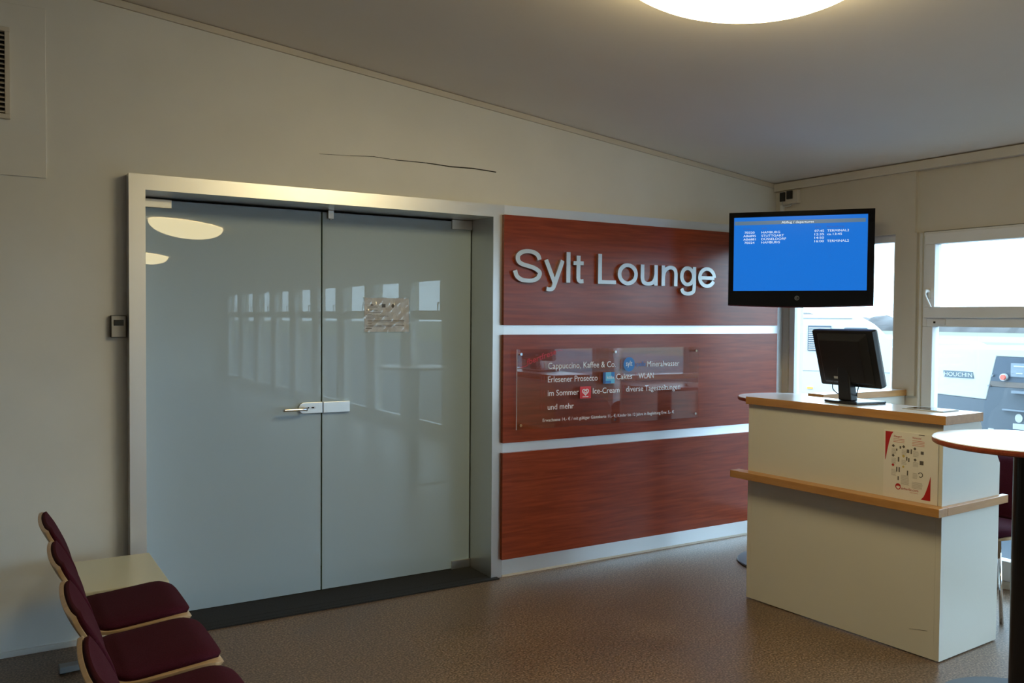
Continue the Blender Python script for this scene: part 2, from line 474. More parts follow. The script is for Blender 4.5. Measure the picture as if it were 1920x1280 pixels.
for k in range(3, NW+2):
    wk = w2.copy(); COL.objects.link(wk); wk.name = 'window_%d' % k
    wk['label'] = 'tall white tilt-and-turn window number %d from the corner' % k
    wk.location = (XR, yy, 0.045)
    for c in W2CH:
        cc = c.copy(); COL.objects.link(cc); cc.parent = wk
    yy -= WW + PW

# ------------------------------------------------------------------ door surround, doors, threshold mat
sur = thing('trim_4', (1.005, 0.0, 0.0), 'brushed aluminium surround of the double glass doors', 'door frame', kind='structure')
def loc_(bm, c):
    for v in bm.verts: v.co -= Vector(c)
    return bm
C4 = (1.005, 0, 0)
yb = 0.30
def jamb(xo, xi):
    bm = B()
    for (a, b) in ((xo, xi),):
        v = [(a,0,0),(b,0,0),(b,yb,0),(a,yb,0),(a,0,DZ),(b,0,DZ-FW),(b,yb,DZ-FW),(a,yb,DZ)]
        hexa(bm, v)
    return loc_(bm, C4)
obj('jamb', jamb(DX0, DX0+FW), ALUV, sur, label='left upright of the aluminium surround')
obj('jamb', jamb(DX1, DX1-FW), ALUV, sur, label='right upright of the aluminium surround')
bm = B(); hexa(bm, [(DX0+FW,0,DZ-FW),(DX1-FW,0,DZ-FW),(DX1-FW,yb,DZ-FW),(DX0+FW,yb,DZ-FW),(DX0,0,DZ),(DX1,0,DZ),(DX1,yb,DZ),(DX0,yb,DZ)])
obj('head', loc_(bm, C4), ALUH, sur, label='top bar of the aluminium surround')

GY0, GY1 = 0.262, 0.274
def leaf(x0, x1):
    bm = B()
    fs = box(bm, x0, x1, GY0, GY1, 0.014, 2.088)
    for i in (0, 1, 3, 5): fs[i].material_index = 1
    return bm
d1 = thing('door_1', (0.55, 0.268, 0.0), 'left frosted glass door leaf with lever handle', 'door', kind='structure')
d2 = thing('door_2', (1.47, 0.268, 0.0), 'right frosted glass door leaf with a paper notice', 'door', kind='structure')
C1, C2 = (0.55,0.268,0), (1.47,0.268,0)
obj('glass_leaf', loc_(leaf(0.078, 1.004), C1), [FROST, GLASSEDGE], d1)
obj('glass_leaf', loc_(leaf(1.012, 1.934), C2), [FROST, GLASSEDGE], d2)
def clampbox(bm, x0, x1, z0, z1): box(bm, x0, x1, GY0-0.012, GY0-0.0003, z0, z1)
for (x0, x1, z0, z1, d, c) in ((0.076,0.232,2.049,2.092,d1,C1),(0.076,0.21,0.010,0.062,d1,C1),(1.802,1.937,2.043,2.097,d2,C2),(1.812,1.937,0.010,0.060,d2,C2)):
    bm = B(); clampbox(bm, x0, x1, z0, z1)
    obj('hinge_clamp', loc_(bm, c), STEEL, d, bevel=0.002)
bm = B(); box(bm, 1.037, 1.070, GY0-0.020, GY0-0.0003, 2.052, 2.0985); box(bm, 1.048, 1.058, GY0-0.016, GY0-0.006, 2.046, 2.052)
obj('stop_bracket', loc_(bm, C2), STEEL, d2, bevel=0.002)
# lock case
bm = B()
pts = [(1.008,0.993),(1.008,1.052)] + [(0.905+0.0295*math.cos(a), 1.0225+0.0295*math.sin(a)) for a in [PI/2+PI*k/12 for k in range(13)]]
prism(bm, pts, 1, GY0-0.018, GY0-0.0003)
obj('lock_case', loc_(bm, C1), STEEL, d1, bevel=0.0015)
bm = B()
tube(bm, [(0.905,GY0-0.016,1.020),(0.905,GY0-0.055,1.020)], 0.010)
tube(bm, spline([(0.905,GY0-0.052,1.020),(0.893,GY0-0.060,1.020),(0.86,GY0-0.062,1.020),(0.775,GY0-0.062,1.020)], 5), 0.0085)
obj('lever_handle', loc_(bm, C1), CHROME, d1, smooth=True)
bm = B()
prism(bm, rrect(0.952,1.0235,0.016,0.0085,0.006), 1, GY0-0.0195, GY0-0.018)
box(bm, 0.945, 0.960, GY0-0.0205, GY0-0.0195, 1.0205, 1.0265, 1); 
prism(bm, rrect(0.928,1.0235,0.004,0.004,0.003), 1, GY0-0.0195, GY0-0.018, 1)
obj('keyhole', loc_(bm, C1), [CHROME, DARK], d1)
bm = B(); box(bm, 1.012, 1.165, GY0-0.018, GY0-0.0003, 0.992, 1.051)
obj('strike_case', loc_(bm, C2), STEEL, d2, bevel=0.0015)

# paper notice in a clear pocket
nt_ = thing('door_notice', (1.392, GY0, 1.43), 'paper notice in a clear sleeve stuck to the right glass door', 'notice')
CN = (1.392, GY0, 1.43)
bm = B(); box(bm, 1.256, 1.528, GY0-0.0018, GY0-0.0004, 1.434, 1.626)
NOTICE = mat('notice_paper', (0.55,0.56,0.58), 0.6)
obj('sheet', loc_(bm, CN), NOTICE, nt_)
bm = B()
n_, m_ = 26, 14
vv = [[None]*(m_+1) for _ in range(n_+1)]
for i in range(n_+1):
    for j in range(m_+1):
        x = 1.249+0.287*i/n_; z = 1.428+0.203*j/m_
        d_ = 0.0035+0.0016*math.sin(i*1.25+0.35*j)+0.0012*math.sin(i*0.6-j*0.9)
        vv[i][j] = bm.verts.new((x, GY0-d_, z))
for i in range(n_):
    for j in range(m_): bm.faces.new((vv[i][j], vv[i+1][j], vv[i+1][j+1], vv[i][j+1]))
obj('clear_sleeve', loc_(bm, CN), FOIL, nt_, smooth=True)
bm = B()
yq = GY0-0.0021
def ln(x0, x1, z, h=0.0035): box(bm, x0, x1, yq, yq+0.0003, z, z+h)
ln(1.275,1.335,1.573,.0025)
for x0,x1,z in ((1.265,1.335,1.555),(1.275,1.36,1.543),(1.262,1.30,1.532),(1.27,1.40,1.522),(1.262,1.345,1.511),(1.275,1.50,1.498),(1.275,1.50,1.489),(1.275,1.30,1.481),(1.262,1.50,1.470),(1.262,1.44,1.462),(1.262,1.30,1.452)): ln(x0,x1,z,0.0028)
ln(1.36,1.383,1.572,0.02)
prism(bm, [(1.428+0.011*math.cos(a)*0.8, 1.582+0.011*math.sin(a)) for a in [2*PI*k/14 for k in range(14)]], 1, yq, yq+0.0003)
ln(1.290,1.312,1.583,.004); ln(1.297,1.304,1.581,.010)
obj('printed_lines', loc_(bm, CN), INK, nt_)

bm = B(); box(bm, DX0+FW+0.002, DX1-FW-0.002, 0.045, 0.33, 0.0005, 0.010); box(bm, DX0+0.002, DX1-0.035, -0.035, -0.002, 0.0005, 0.008); box(bm, DX0+FW+0.002, DX1-FW-0.002, -0.004, 0.046, 0.0005, 0.009)
tag(obj('doormat', bm, MATBLK), 'long black mat strip across the threshold of the glass doors', 'doormat')

# ------------------------------------------------------------------ aluminium backing and mahogany panels
bm = B(); box(bm, DX1+0.0005, XR-0.001, 0.0, WY-0.001, 0.012, 2.171)
tag(obj('metal_backing', bm, ALUS), 'silvery aluminium sheet on the wall behind the three wood panels', 'wall cladding')
bm = B(); box(bm, DX1+0.001, XR-0.001, -0.004, WY-0.002, 0.0, 0.011)
tag(obj('baseboard_panels', bm, TRIMM), 'flat strip on the floor under the aluminium sheet', 'baseboard', kind='structure')
for nm, z0, z1, lb in (('top',1.477,2.114,'top mahogany wall panel carrying the metal letters'),
                       ('mid',0.790,1.421,'middle mahogany wall panel behind the clear acrylic sign'),
                       ('low',0.107,0.732,'lowest mahogany wall panel just above the floor')):
    bm = B(); box(bm, 1.996, 4.282, -0.025, -0.0005, z0, z1)
    if nm != 'top':
        for v in bm.verts: pass
    o = obj('wall_panel', bm, MAHOG, bevel=0.001); tag(o, lb, 'wall panel', 'mahogany panels beside the doors')

# ------------------------------------------------------------------ big metal letters
SB = 1.733
def ribbon(bm, pts, wd, y0, y1, closed=False):
    pts = [Vector((p[0], p[1])) for p in pts]
    n = len(pts); L = []; R = []
    for i, p in enumerate(pts):
        if closed: a = pts[(i-1) % n]; b = pts[(i+1) % n]
        else: a = pts[max(i-1, 0)]; b = pts[min(i+1, n-1)]
        t = (b-a).normalized(); nn = Vector((-t.y, t.x))
        # slightly thinner where the stroke runs level
        k = wd*(0.80+0.20*abs(t.y))/2
        L.append(p+nn*k); R.append(p-nn*k)
    V = []
    for y in (y0, y1):
        V.append(([bm.verts.new((q.x, y, q.y)) for q in L], [bm.verts.new((q.x, y, q.y)) for q in R]))
    rng = range(n) if closed else range(n-1)
    for i in rng:
        j = (i+1) % n
        (l0, r0), (l1, r1) = V
        bm.faces.new((l0[i], l0[j], r0[j], r0[i])); bm.faces.new((l1[i], r1[i], r1[j], l1[j]))
        bm.faces.new((l0[i], l1[i], l1[j], l0[j])); bm.faces.new((r0[i], r0[j], r1[j], r1[i]))
    if not closed:
        (l0, r0), (l1, r1) = V
        bm.faces.new((l0[0], r0[0], r1[0], l1[0])); bm.faces.new((l0[-1], l1[-1], r1[-1], r0[-1]))
def ell(cx, cy, rx, ry, a0=0, a1=360, n=40):
    full = abs(a1-a0) >= 360
    m_ = n if full else n+1
    return [(cx+rx*math.cos(math.radians(a0+(a1-a0)*k/n)), cy+ry*math.sin(math.radians(a0+(a1-a0)*k/n))) for k in range(m_)]
T_ = 0.029
G = {
 'S': [(spline([(.184,.128),(.174,.153),(.146,.170),(.104,.176),(.064,.169),(.036,.148),(.037,.118),(.062,.100),(.104,.090),(.148,.079),(.181,.060),(.186,.044),(.172,.021),(.140,.007),(.104,.004),(.060,.009),(.027,.030),(.015,.062)], 5), 0)],
 'y': [([(.013,.131),(.075,-.002)], 0), (spline([(.133,.131),(.100,.050),(.076,-.010),(.062,-.036),(.042,-.043),(.018,-.040)], 5), 0)],
 'l': [([(.015,.0),(.015,.183)], 0)],
 't': [(spline([(.040,.165),(.0395,.10),(.039,.050),(.041,.022),(.055,.0105),(.078,.012)], 5), 0), ([(.002,.120),(.078,.120)], 0)],
 'L': [([(.015,.0),(.015,.183)], 0), ([(.015,.0115),(.140,.0115)], 0)],
 'o': [(ell(.080,.065,.066,.057), 1)],
 'u': [(spline([(.015,.131),(.015,.090),(.0155,.045),(.026,.019),(.058,.0095),(.098,.017),(.118,.040),(.127,.070)], 5), 0), ([(.127,.0),(.127,.131)], 0)],
 'n': [([(.015,.0),(.015,.131)], 0), (spline([(.015,.062),(.024,.092),(.046,.112),(.078,.1205),(.108,.112),(.122,.088),(.122,.040),(.122,.0)], 5), 0)],
 'g': [(ell(.066,.068,.052,.054), 1), (spline([(.125,.131),(.125,.060),(.124,-.010),(.112,-.036),(.070,-.047),(.030,-.038),(.014,-.014)], 5), 0)],
 'e': [(ell(.080,.065,.066,.057,0,335,40), 0), ([(.018,.062),(.146,.062)], 0)],
}
sg = thing('sign_lettering', (2.85, -0.03, 1.733), 'raised metal letters reading Sylt Lounge on the top wood panel', 'sign')
CS = (2.85,-0.03,1.733)
for ch, x0 in zip('SyltLounge', (2.043,2.260,2.420,2.470,2.658,2.812,2.996,3.170,3.330,3.490)):
    bm = B()
    for i_, (pp, cl) in enumerate(G[ch]):
        ribbon(bm, [(x0+p[0], SB+p[1]) for p in pp], T_, -0.047-0.0004*i_, -0.0265, bool(cl))
    obj('letter', loc_(bm, CS), LETTER, sg)

# ------------------------------------------------------------------ acrylic sign
PX = (2.78, -0.055, 0.867)
px_ = thing('acrylic_sign', PX, 'clear acrylic menu sign on metal standoffs over the middle panel', 'sign')
bm = B(); box(bm, 2.066, 3.490, -0.062, -0.057, 0.867, 1.336)
obj('plate', loc_(bm, PX), ACRYL, px_)
bm = B(); box(bm, 2.0655, 2.0672, -0.0622, -0.0568, 0.867, 1.336)
obj('polished_edge', loc_(bm, PX), mat('acrylic_edge', (0.75,0.72,0.72), 0.2), px_, label='pale left edge of the clear plate')
for sx, sz in ((2.092,1.308),(2.785,1.312),(3.462,1.310),(2.092,0.893),(2.785,0.890),(3.462,0.893)):
    bm = B(); tube(bm, [(sx,-0.0255,sz),(sx,-0.057,sz)], 0.007, 16); tube(bm, [(sx,-0.0621,sz),(sx,-0.070,sz)], 0.0085, 16)
    obj('standoff', loc_(bm, PX), CHROME, px_, smooth=False)
O0 = Vector((0,-0.0625,0)) - Vector(PX)
UX, UZ = (1,0,0), (0,0,1)
def sgt(body, x0, x1, base, cap, m=WHT): text('lettering', body, m, px_, O0, UX, UZ, x0, x1, base, cap, depth=0.0008)
sgt('Cappuccino, Kaffee & Co.', 2.283, 2.790, 1.218, 0.036)
sgt('Mineralwasser', 3.045, 3.317, 1.214, 0.035)
sgt('quelle', 2.950, 3.030, 1.218, 0.030, BLUEV)
sgt('Erlesener Prosecco', 2.283, 2.650, 1.138, 0.035)
sgt('Cakes', 2.795, 2.922, 1.140, 0.034)
sgt('WLAN', 2.975, 3.100, 1.140, 0.034)
sgt('im Sommer', 2.283, 2.508, 1.057, 0.034)
sgt('Ice-Cream', 2.615, 2.822, 1.058, 0.034)
sgt('diverse Tageszeitungen', 2.875, 3.327, 1.060, 0.034)
sgt('und mehr', 2.283, 2.472, 0.975, 0.033)
sgt('Erwachsene 14,- € / mit gültiger Gästekarte 11,- €; Kinder bis 12 Jahre in Begleitung Erw. 5,- €', 2.248, 3.276, 0.905, 0.0185)
def disc(name, cx, cz_, r, m, y=-0.0635, t=0.001, parent=px_, off=PX, seg=32, label=None):
    bm = B(); prism(bm, [(cx+r*math.cos(2*PI*k/seg), cz_+r*math.sin(2*PI*k/seg)) for k in range(seg)], 1, y, y+t)
    return obj(name, loc_(bm, off), m, parent, label=label)
disc('round_badge', 2.897, 1.232, 0.045, BLUEV, label='blue round badge')
text('lettering', 'sylt', WHT, px_, O0+Vector((0,-0.0012,0)), UX, UZ, 2.872, 2.922, 1.222, 0.033, depth=0.0006)
bm = B(); box(bm, 2.692,2.782,-0.0636,-0.0626,1.117,1.187,0); box(bm, 2.712,2.755,-0.0640,-0.0636,1.134,1.187,1); box(bm, 2.755,2.782,-0.0640,-0.0636,1.117,1.152,1); box(bm, 2.692,2.712,-0.0640,-0.0636,1.117,1.187,2)
obj('square_badge', loc_(bm, PX), [BLUEV, BLUEL, BLUED], px_, label='square badge in two blues')
text('lettering', 'köln', WHT, px_, O0+Vector((0,-0.0018,0)), UX, UZ, 2.722, 2.775, 1.146, 0.018, depth=0.0005)
bm = B(); box(bm, 2.517,2.600,-0.0636,-0.0626,1.032,1.104)
obj('heart_badge', loc_(bm, PX), REDV, px_, label='red square badge with a white heart outline')
bm = B()
hp = []
for k in range(40):
    t_ = 2*PI*k/40
    hp.append((2.5585+0.0014*16*math.sin(t_)**3, 1.072+0.0013*(13*math.cos(t_)-5*math.cos(2*t_)-2*math.cos(3*t_)-math.cos(4*t_))))
ribbon(bm, hp, 0.0050, -0.0646, -0.0637, True)
hp2 = [(2.5585+(p[0]-2.5585)*0.5, 1.073+(p[1]-1.072)*0.5) for p in hp]
ribbon(bm, hp2, 0.0040, -0.0646, -0.0637, True)
box(bm, 2.537,2.580,-0.0646,-0.0637,1.040,1.044)
obj('heart_outline', loc_(bm, PX), WHT, px_)
for sx, sz in ((2.832,1.235),(2.668,1.155),(2.952,1.155),(2.853,1.075)):
    bm = B(); box(bm, sx-0.0015, sx+0.0015, -0.0634,-0.0626, sz-0.027, sz+0.027)
    obj('divider', loc_(bm, PX), REDLINE, px_)
for sx in (2.236, 2.256):
    for sz in (1.235,1.155,1.075,0.992):
        bm = B(); box(bm, sx-0.001, sx+0.001, -0.0634,-0.0626, sz-0.022, sz+0.022)
        obj('divider', loc_(bm, PX), REDLINE, px_)
# red slanting script
sl = math.radians(17)
text('script_lettering', 'fbertfrese', REDV, px_, Vector((2.135,-0.063,1.243))-Vector(PX), (math.cos(sl),0,math.sin(sl)), (-math.sin(sl)*0.2,0,1), 0, 0.215, 0, 0.034, depth=0.001, label='slanting red lettering')
bm = B(); ribbon(bm, [(2.09,1.232),(2.12,1.236),(2.14,1.243)], 0.004, -0.0636,-0.0627)
obj('script_flourish', loc_(bm, PX), REDV, px_)
bm = B(); ribbon(bm, spline([(2.350,1.322),(2.365,1.329),(2.385,1.325)],4), 0.003, -0.0636,-0.0627)
obj('script_flourish', loc_(bm, PX), REDV, px_)

# ------------------------------------------------------------------ thermostat, access panel, vent grille
tm = thing('room_thermostat', (-0.0335, WY, 1.413), 'small grey wall thermostat with a dark display left of the door surround', 'thermostat')
CT = (-0.0335, WY, 1.413)
bm = B(); box(bm, -0.072, -0.005, 0.052, WY-0.0005, 1.414, 1.517)
obj('case', loc_(bm, CT), BLKPL, tm, bevel=0.002)
bm = B(); box(bm, -0.069, -0.008, 0.049, 0.0519, 1.417, 1.514)
obj('face_plate', loc_(bm, CT), GREYPL, tm, bevel=0.001)
bm = B(); box(bm, -0.060, -0.017, 0.0480, 0.0489, 1.469, 1.496)
obj('display', loc_(bm, CT), BLKGL, tm)

bm = B(); box(bm, -1.55, -0.328, WY-0.010, WY-0.0003, 2.126, 2.872)
ap = tag(obj('access_panel', bm, WALL, bevel=0.002), 'flat painted panel high on the wall around the vent grille', 'wall panel')
vg = thing('vent_grille', (-0.9, WY-0.010, 2.367), 'dark louvred air vent high on the left wall', 'vent')
CV = (-0.9, WY-0.010, 2.367)
bm = B()
yv0, yv1 = WY-0.034, WY-0.0103
box(bm, -1.332,-0.467,yv0,yv1,2.367,2.387); box(bm, -1.332,-0.467,yv0,yv1,2.741,2.761); box(bm,-0.487,-0.467,yv0,yv1,2.387,2.741); box(bm,-1.332,-1.312,yv0,yv1,2.387,2.741)
obj('frame', loc_(bm, CV), TRIMM, vg, bevel=0.002)
bm = B()
for k in range(17):
    z = 2.392+0.0205*k
    hexa(bm, [(-1.312,yv0+0.003,z),(-0.487,yv0+0.003,z),(-0.487,yv1-0.002,z+0.010),(-1.312,yv1-0.002,z+0.010),(-1.312,yv0+0.003,z+0.003),(-0.487,yv0+0.003,z+0.003),(-0.487,yv1-0.002,z+0.013),(-1.312,yv1-0.002,z+0.013)])
obj('louvres', loc_(bm, CV), TRIMM, vg)
bm = B(); box(bm, -1.312,-0.487,yv1-0.0015,yv1-0.0002,2.387,2.741)
obj('duct_opening', loc_(bm, CV), DARK, vg)

# ------------------------------------------------------------------ ceiling lamps
def lamp(x, y, label):
    tilt = math.atan(0.1075)
    t = thing('ceiling_lamp', (x, y, cz(x)), label, 'lamp', group='round opal ceiling lamps')
    t.rotation_euler = (0, tilt, 0)
    R_ = 0.485
    bm = B()
    prof = [(R_*0.995, -0.004), (R_, -0.018)]
    for k in range(1, 15):
        a = PI/2*k/14
        prof.append((R_*math.cos(a)**0.92 if k < 14 else 0.0, -0.018-0.175*math.sin(a)))
    lathe(bm, prof, 72)
    obj('lampshade', bm, LAMPM, t, smooth=True)
    bm = B(); lathe(bm, [(0.0,-0.001),(0.40,-0.001),(0.40,-0.02),(0.0,-0.02)], 48)
    obj('mounting_plate', bm, WHITEPL, t)
    return t
LX = 1.615
lamp(LX, -2.215, 'large round lit ceiling lamp nearest the doors')
l2 = lamp(1.85, -7.7, 'round lit ceiling lamp in the middle of the hall behind the camera')
l3 = lamp(2.2, -13.8, 'round lit ceiling lamp at the far end of the hall')

# ------------------------------------------------------------------ check-in counter
KC = Vector((3.0306, -2.0764, 0)); KTH = math.radians(-86.9406)
# local frame: +u (x local) runs along the long front away from the near corner, +v (y local) into the counter
ua = Vector((-math.cos(KTH), -math.sin(KTH), 0)); vb = Vector((-math.sin(KTH), math.cos(KTH), 0))
rotk = math.atan2(ua.y, ua.x)
KW, KD = 1.083, 0.500
ct = thing('check_in_counter', KC, 'tall cream check-in counter with beech edges standing before the windows', 'counter', rotz=rotk)
# with x local = ua, y local = ua rotated +90 deg = -vb ; so depth goes to negative y
side = [(0,0),(0,-1)]
outline = [(0,0.006),(0,1.062),(-0.300,1.062),(-0.318,1.055),(-0.345,0.985),(-0.42,0.925),(-0.470,0.895),(-KD,0.850),(-KD,0.006)]
bm = B(); prism(bm, outline, 0, 0.0, 0.025)
obj('side_panel', bm, LAMINATE, ct, label='near side panel with a stepped back edge')
bm = B(); prism(bm, outline, 0, KW-0.025, KW)
obj('side_panel', bm, LAMINATE, ct)
bm = B(); box(bm, 0.0255, KW-0.0255, -0.025, 0.0, 0.006, 1.062)
obj('front_panel', bm, LAMINATE, ct)
bm = B(); box(bm, 0.0255, KW-0.0255, -0.47, -0.0255, 0.74, 0.765)
obj('desk_board', bm, LAMTOP, ct)
bm = B(); box(bm, 0.0255, KW-0.0255, -0.45, -0.0255, 0.08, 0.10)
obj('desk_board', bm, LAMTOP, ct)
bm = B()
fs = box(bm, -0.020, KW+0.006, -0.300, 0.020, 1.0625, 1.103)
fs[1].material_index = 1
obj('worktop', bm, [BEECHX, LAMTOP], ct, bevel=0.0015)
# ledge: front strip and side strip
bm = B()
box(bm, -0.028, KW+0.062, 0.0003, 0.074, 0.662, 0.700)
obj('ledge', bm, BEECHX, ct, bevel=0.002, label='beech ledge along the long front')
bm = B()
box(bm, -0.028, -0.0003, -KD-0.030, 0.0, 0.662, 0.700)
obj('ledge', bm, BEECH, ct, bevel=0.002, label='beech ledge round the near side')
bm = B()
hexa(bm, [(0.055,0.0002,0.128),(0.140,0.0002,0.1135),(0.140,0.0006,0.1135),(0.055,0.0006,0.128),(0.055,0.0002,0.1295),(0.140,0.0002,0.1145),(0.140,0.0006,0.1145),(0.055,0.0006,0.1295)])
obj('scratch', bm, DARK, ct)

# ------------------------------------------------------------------ poster on the ledge
po = thing('safety_notice', KC + ua*0.148 - vb*0.0 + Vector((0,0,0.7005)), 'white safety notice with red corners leaning on the beech ledge', 'poster', rotz=rotk)
# local x = ua (to the left in the photo), local y = out of the front
def pb(bm, u0, u1, z0, z1, y=0.0065, t=0.0004):
    """u measured from the near corner"""
    box(bm, u0-0.148, u1-0.148, y, y+t, z0-0.7005, z1-0.7005)
bm = B(); box(bm, 0.018-0.148, 0.280-0.148, 0.002, 0.0065, 0.0, 0.310)
obj('board', bm, PAPER, po)
def ppoly(bm, pts, y=0.0066, t=0.0005):
    prism(bm, [(u-0.148, z-0.7005) for u, z in pts], 1, y, y+t)
bm = B()
ppoly(bm, [(0.272,1.006),(0.233,1.006)] + [(0.233+0.036*(k/8)**0.6, 1.006-0.128*(k/8)) for k in range(1,9)] + [(0.272,0.872)])
obj('red_corner', bm, INKR, po, label='curved red corner shape, upper left')
bm = B()
ppoly(bm, [(0.050,0.715),(0.095,0.715)] + [(0.095-0.043*(k/8)**0.6, 0.715+0.105*(k/8)) for k in range(1,9)] + [(0.050,0.825)])
obj('red_corner', bm, INKR, po, label='curved red corner shape, lower right')
OP = Vector((0,0.0067,0))
def pt(body, u_left, u_right, z, cap, m):
    text('print', body, m, po, OP, (-1,0,0), (0,0,1), -(u_left-0.148), -(u_right-0.148), z-0.7005, cap, depth=0.0004)
pt('Danger!', 0.230, 0.192, 0.983, 0.0085, INKR)
pt('Vorsicht!', 0.140, 0.098, 0.985, 0.0085, INKR)
pt('airberlin.com', 0.190, 0.107, 0.746, 0.011, INKR)
pt('Your Airline.', 0.148, 0.108, 0.737, 0.004, INKP)
bm = B()
for z in (0.974,0.967,0.960): pb(bm, 0.178, 0.232, z, z+0.0022)
obj('print', bm, INKP, po); bm = B()
for z in (0.975,0.968,0.961,0.954): pb(bm, 0.082, 0.140, z, z+0.0022)
obj('print', bm, INKP, po)
bm = B()
rnd = random.Random(3)
def dia(bm, u, z, s): ppoly(bm, [(u-s,z),(u,z-s),(u+s,z),(u,z+s)])
def pic(bm, m=INK): obj('pictogram', bm, m, po); return B()
for u,z in ((0.232,0.942),(0.181,0.943),(0.232,0.897),(0.125,0.890),(0.127,0.940)): dia(bm, u, z, 0.0075); bm = pic(bm)
for u,z,w_,h_ in ((0.215,0.925,.006,.010),(0.197,0.938,.008,.012),(0.160,0.925,.012,.016),(0.144,0.925,.006,.022),(0.205,0.882,.007,.022),(0.155,0.885,.006,.018),(0.165,0.890,.006,.018),
                  (0.213,0.835,.006,.022),(0.201,0.835,.006,.022),(0.160,0.825,.006,.022),(0.205,0.795,.006,.018),(0.092,0.925,.014,.014),(0.094,0.880,.018,.018)): pb(bm, u-w_/2, u+w_/2, z-h_/2, z+h_/2); bm = pic(bm)
pb(bm, 0.082, 0.110, 1.003, 1.006)
obj('pictogram', bm, INK, po)
bm = B(); dia(bm, 0.232, 0.853, 0.0075); obj('pictogram', bm, INKR, po)
bm = B(); dia(bm, 0.181, 0.900, 0.0075); bm = pic(bm, INKY); dia(bm, 0.181, 0.851, 0.006); bm = pic(bm, INKY); bm.free()
bm = B()
for (u0,u1,za,zb) in ((0.215,0.240,0.905,0.930),(0.165,0.190,0.905,0.930),(0.105,0.135,0.905,0.930),(0.215,0.240,0.860,0.885),(0.165,0.190,0.862,0.882),(0.105,0.135,0.860,0.880),(0.213,0.240,0.805,0.835),(0.150,0.192,0.770,0.812),(0.085,0.138,0.760,0.790),(0.110,0.135,0.805,0.828)):
    z = za
    while z < zb:
        pb(bm, u0+rnd.random()*0.006, u1, z, z+0.0013); z += 0.0045
    obj('fine_print', bm, INKL, po); bm = B()
bm.free()
bm = B()
ribbon(bm, [(0.098-0.148+0.010*math.cos(a), 0.8255-0.7005+0.010*math.sin(a)) for a in [math.radians(20+290*k/20) for k in range(21)]], 0.0035, 0.0066, 0.0071)
obj('pictogram', bm, INK, po)
bm = B()   # round airline mark
cx_, cz__ = 0.205-0.148, 0.757-0.7005
ribbon(bm, [(cx_+0.0115*math.cos(a), cz__+0.0125*math.sin(a)) for a in [2*PI*k/24 for k in range(24)]], 0.004, 0.0066, 0.0071, True)
ppoly(bm, [(0.214,0.760),(0.210,0.769),(0.200,0.769),(0.196,0.760),(0.200,0.757),(0.205,0.762),(0.210,0.757)])
obj('airline_mark', bm, INKR, po)

# document tray lying on the counter top
bm = B(); prism(bm, rrect(0,0,0.10,0.075,0.01), 2, 0, 0.004); 
prism(bm, rrect(0,0,0.085,0.060,0.006), 2, 0.004, 0.0046, 1)
tag(obj('writing_pad', bm, [GREYPL, BLKGL], loc=KC+ua*0.17+vb*0.19+Vector((0,0,1.1034)), rot=(0,0,rotk)), 'flat dark writing pad lying near the end of the counter top', 'desk pad')

# ------------------------------------------------------------------ monitor on the counter
mo = thing('monitor', KC+ua*0.565+vb*0.165+Vector((0,0,1.1035)), 'black touchscreen monitor seen from behind on the counter top', 'monitor', rotz=math.radians(-6))
# local: screen faces +x, back faces -x, leaning back (top toward -x)
lean = math.radians(15)
Rl = Matrix.Rotation(-lean, 4, 'Y')
def tilt(bm, piv=(0.0,0,0.10)):
    bmesh.ops.transform(bm, matrix=Matrix.Translation(piv) @ Rl @ Matrix.Translation(-Vector(piv)), verts=bm.verts)
    return bm
bm = B(); prism(bm, rrect(0.0,0.233,0.194,0.146,0.010), 0, -0.018, 0.012); tilt(bm)
obj('housing', bm, BLKPL, mo, bevel=0.003)
bm = B(); hexa(bm, [(-0.050,-0.13,0.12),(-0.0185,-0.16,0.10),(-0.0185,0.16,0.10),(-0.050,0.13,0.12),(-0.050,-0.13,0.335),(-0.0185,-0.16,0.365),(-0.0185,0.16,0.365),(-0.050,0.13,0.335)]); tilt(bm)
obj('back_shell', bm, BLKPL, mo, bevel=0.004)
bm = B(); prism(bm, rrect(0.0,0.233,0.192,0.144,0.009), 0, 0.0125, 0.020); tilt(bm)
obj('bezel', bm, GREYMET, mo, label='slate grey front bezel')
bm = B(); box(bm, 0.0202, 0.0212, -0.17, 0.17, 0.115, 0.355); tilt(bm)
obj('screen', bm, BLKGL, mo)
bm = B()
hexa(bm, [(-0.055,-0.040,0.0125),(-0.005,-0.040,0.0125),(-0.005,0.040,0.0125),(-0.055,0.040,0.0125),(-0.075,-0.035,0.20),(-0.035,-0.035,0.20),(-0.035,0.035,0.20),(-0.075,0.035,0.20)])
obj('stand_neck', bm, BLKPL, mo, bevel=0.006)
bm = B(); prism(bm, [(-0.085,-0.105),(0.120,-0.105),(0.13,-0.09),(0.13,0.09),(0.12,0.105),(-0.085,0.105),(-0.095,0.06),(-0.095,-0.06)], 2, 0.0, 0.012)
obj('stand_foot', bm, BLKPL, mo, bevel=0.003)
bm = B()
tube(bm, spline([(-0.050,-0.085,0.105),(-0.048,-0.080,0.080),(-0.03,-0.055,0.050),(-0.0,-0.03,0.035)], 5), 0.0025, 8)
obj('cable', bm, BLKPL, mo, smooth=True); bm = B()
tube(bm, spline([(-0.050,0.080,0.105),(-0.055,0.078,0.070),(-0.045,0.055,0.045),(-0.02,0.03,0.035)], 5), 0.0025, 8)
obj('cable', bm, BLKPL, mo, smooth=True)
bm = B(); box(bm, -0.0512, -0.0500, 0.03, 0.065, 0.135, 0.147); tilt(bm)
obj('rear_label', bm, GREYPL, mo)

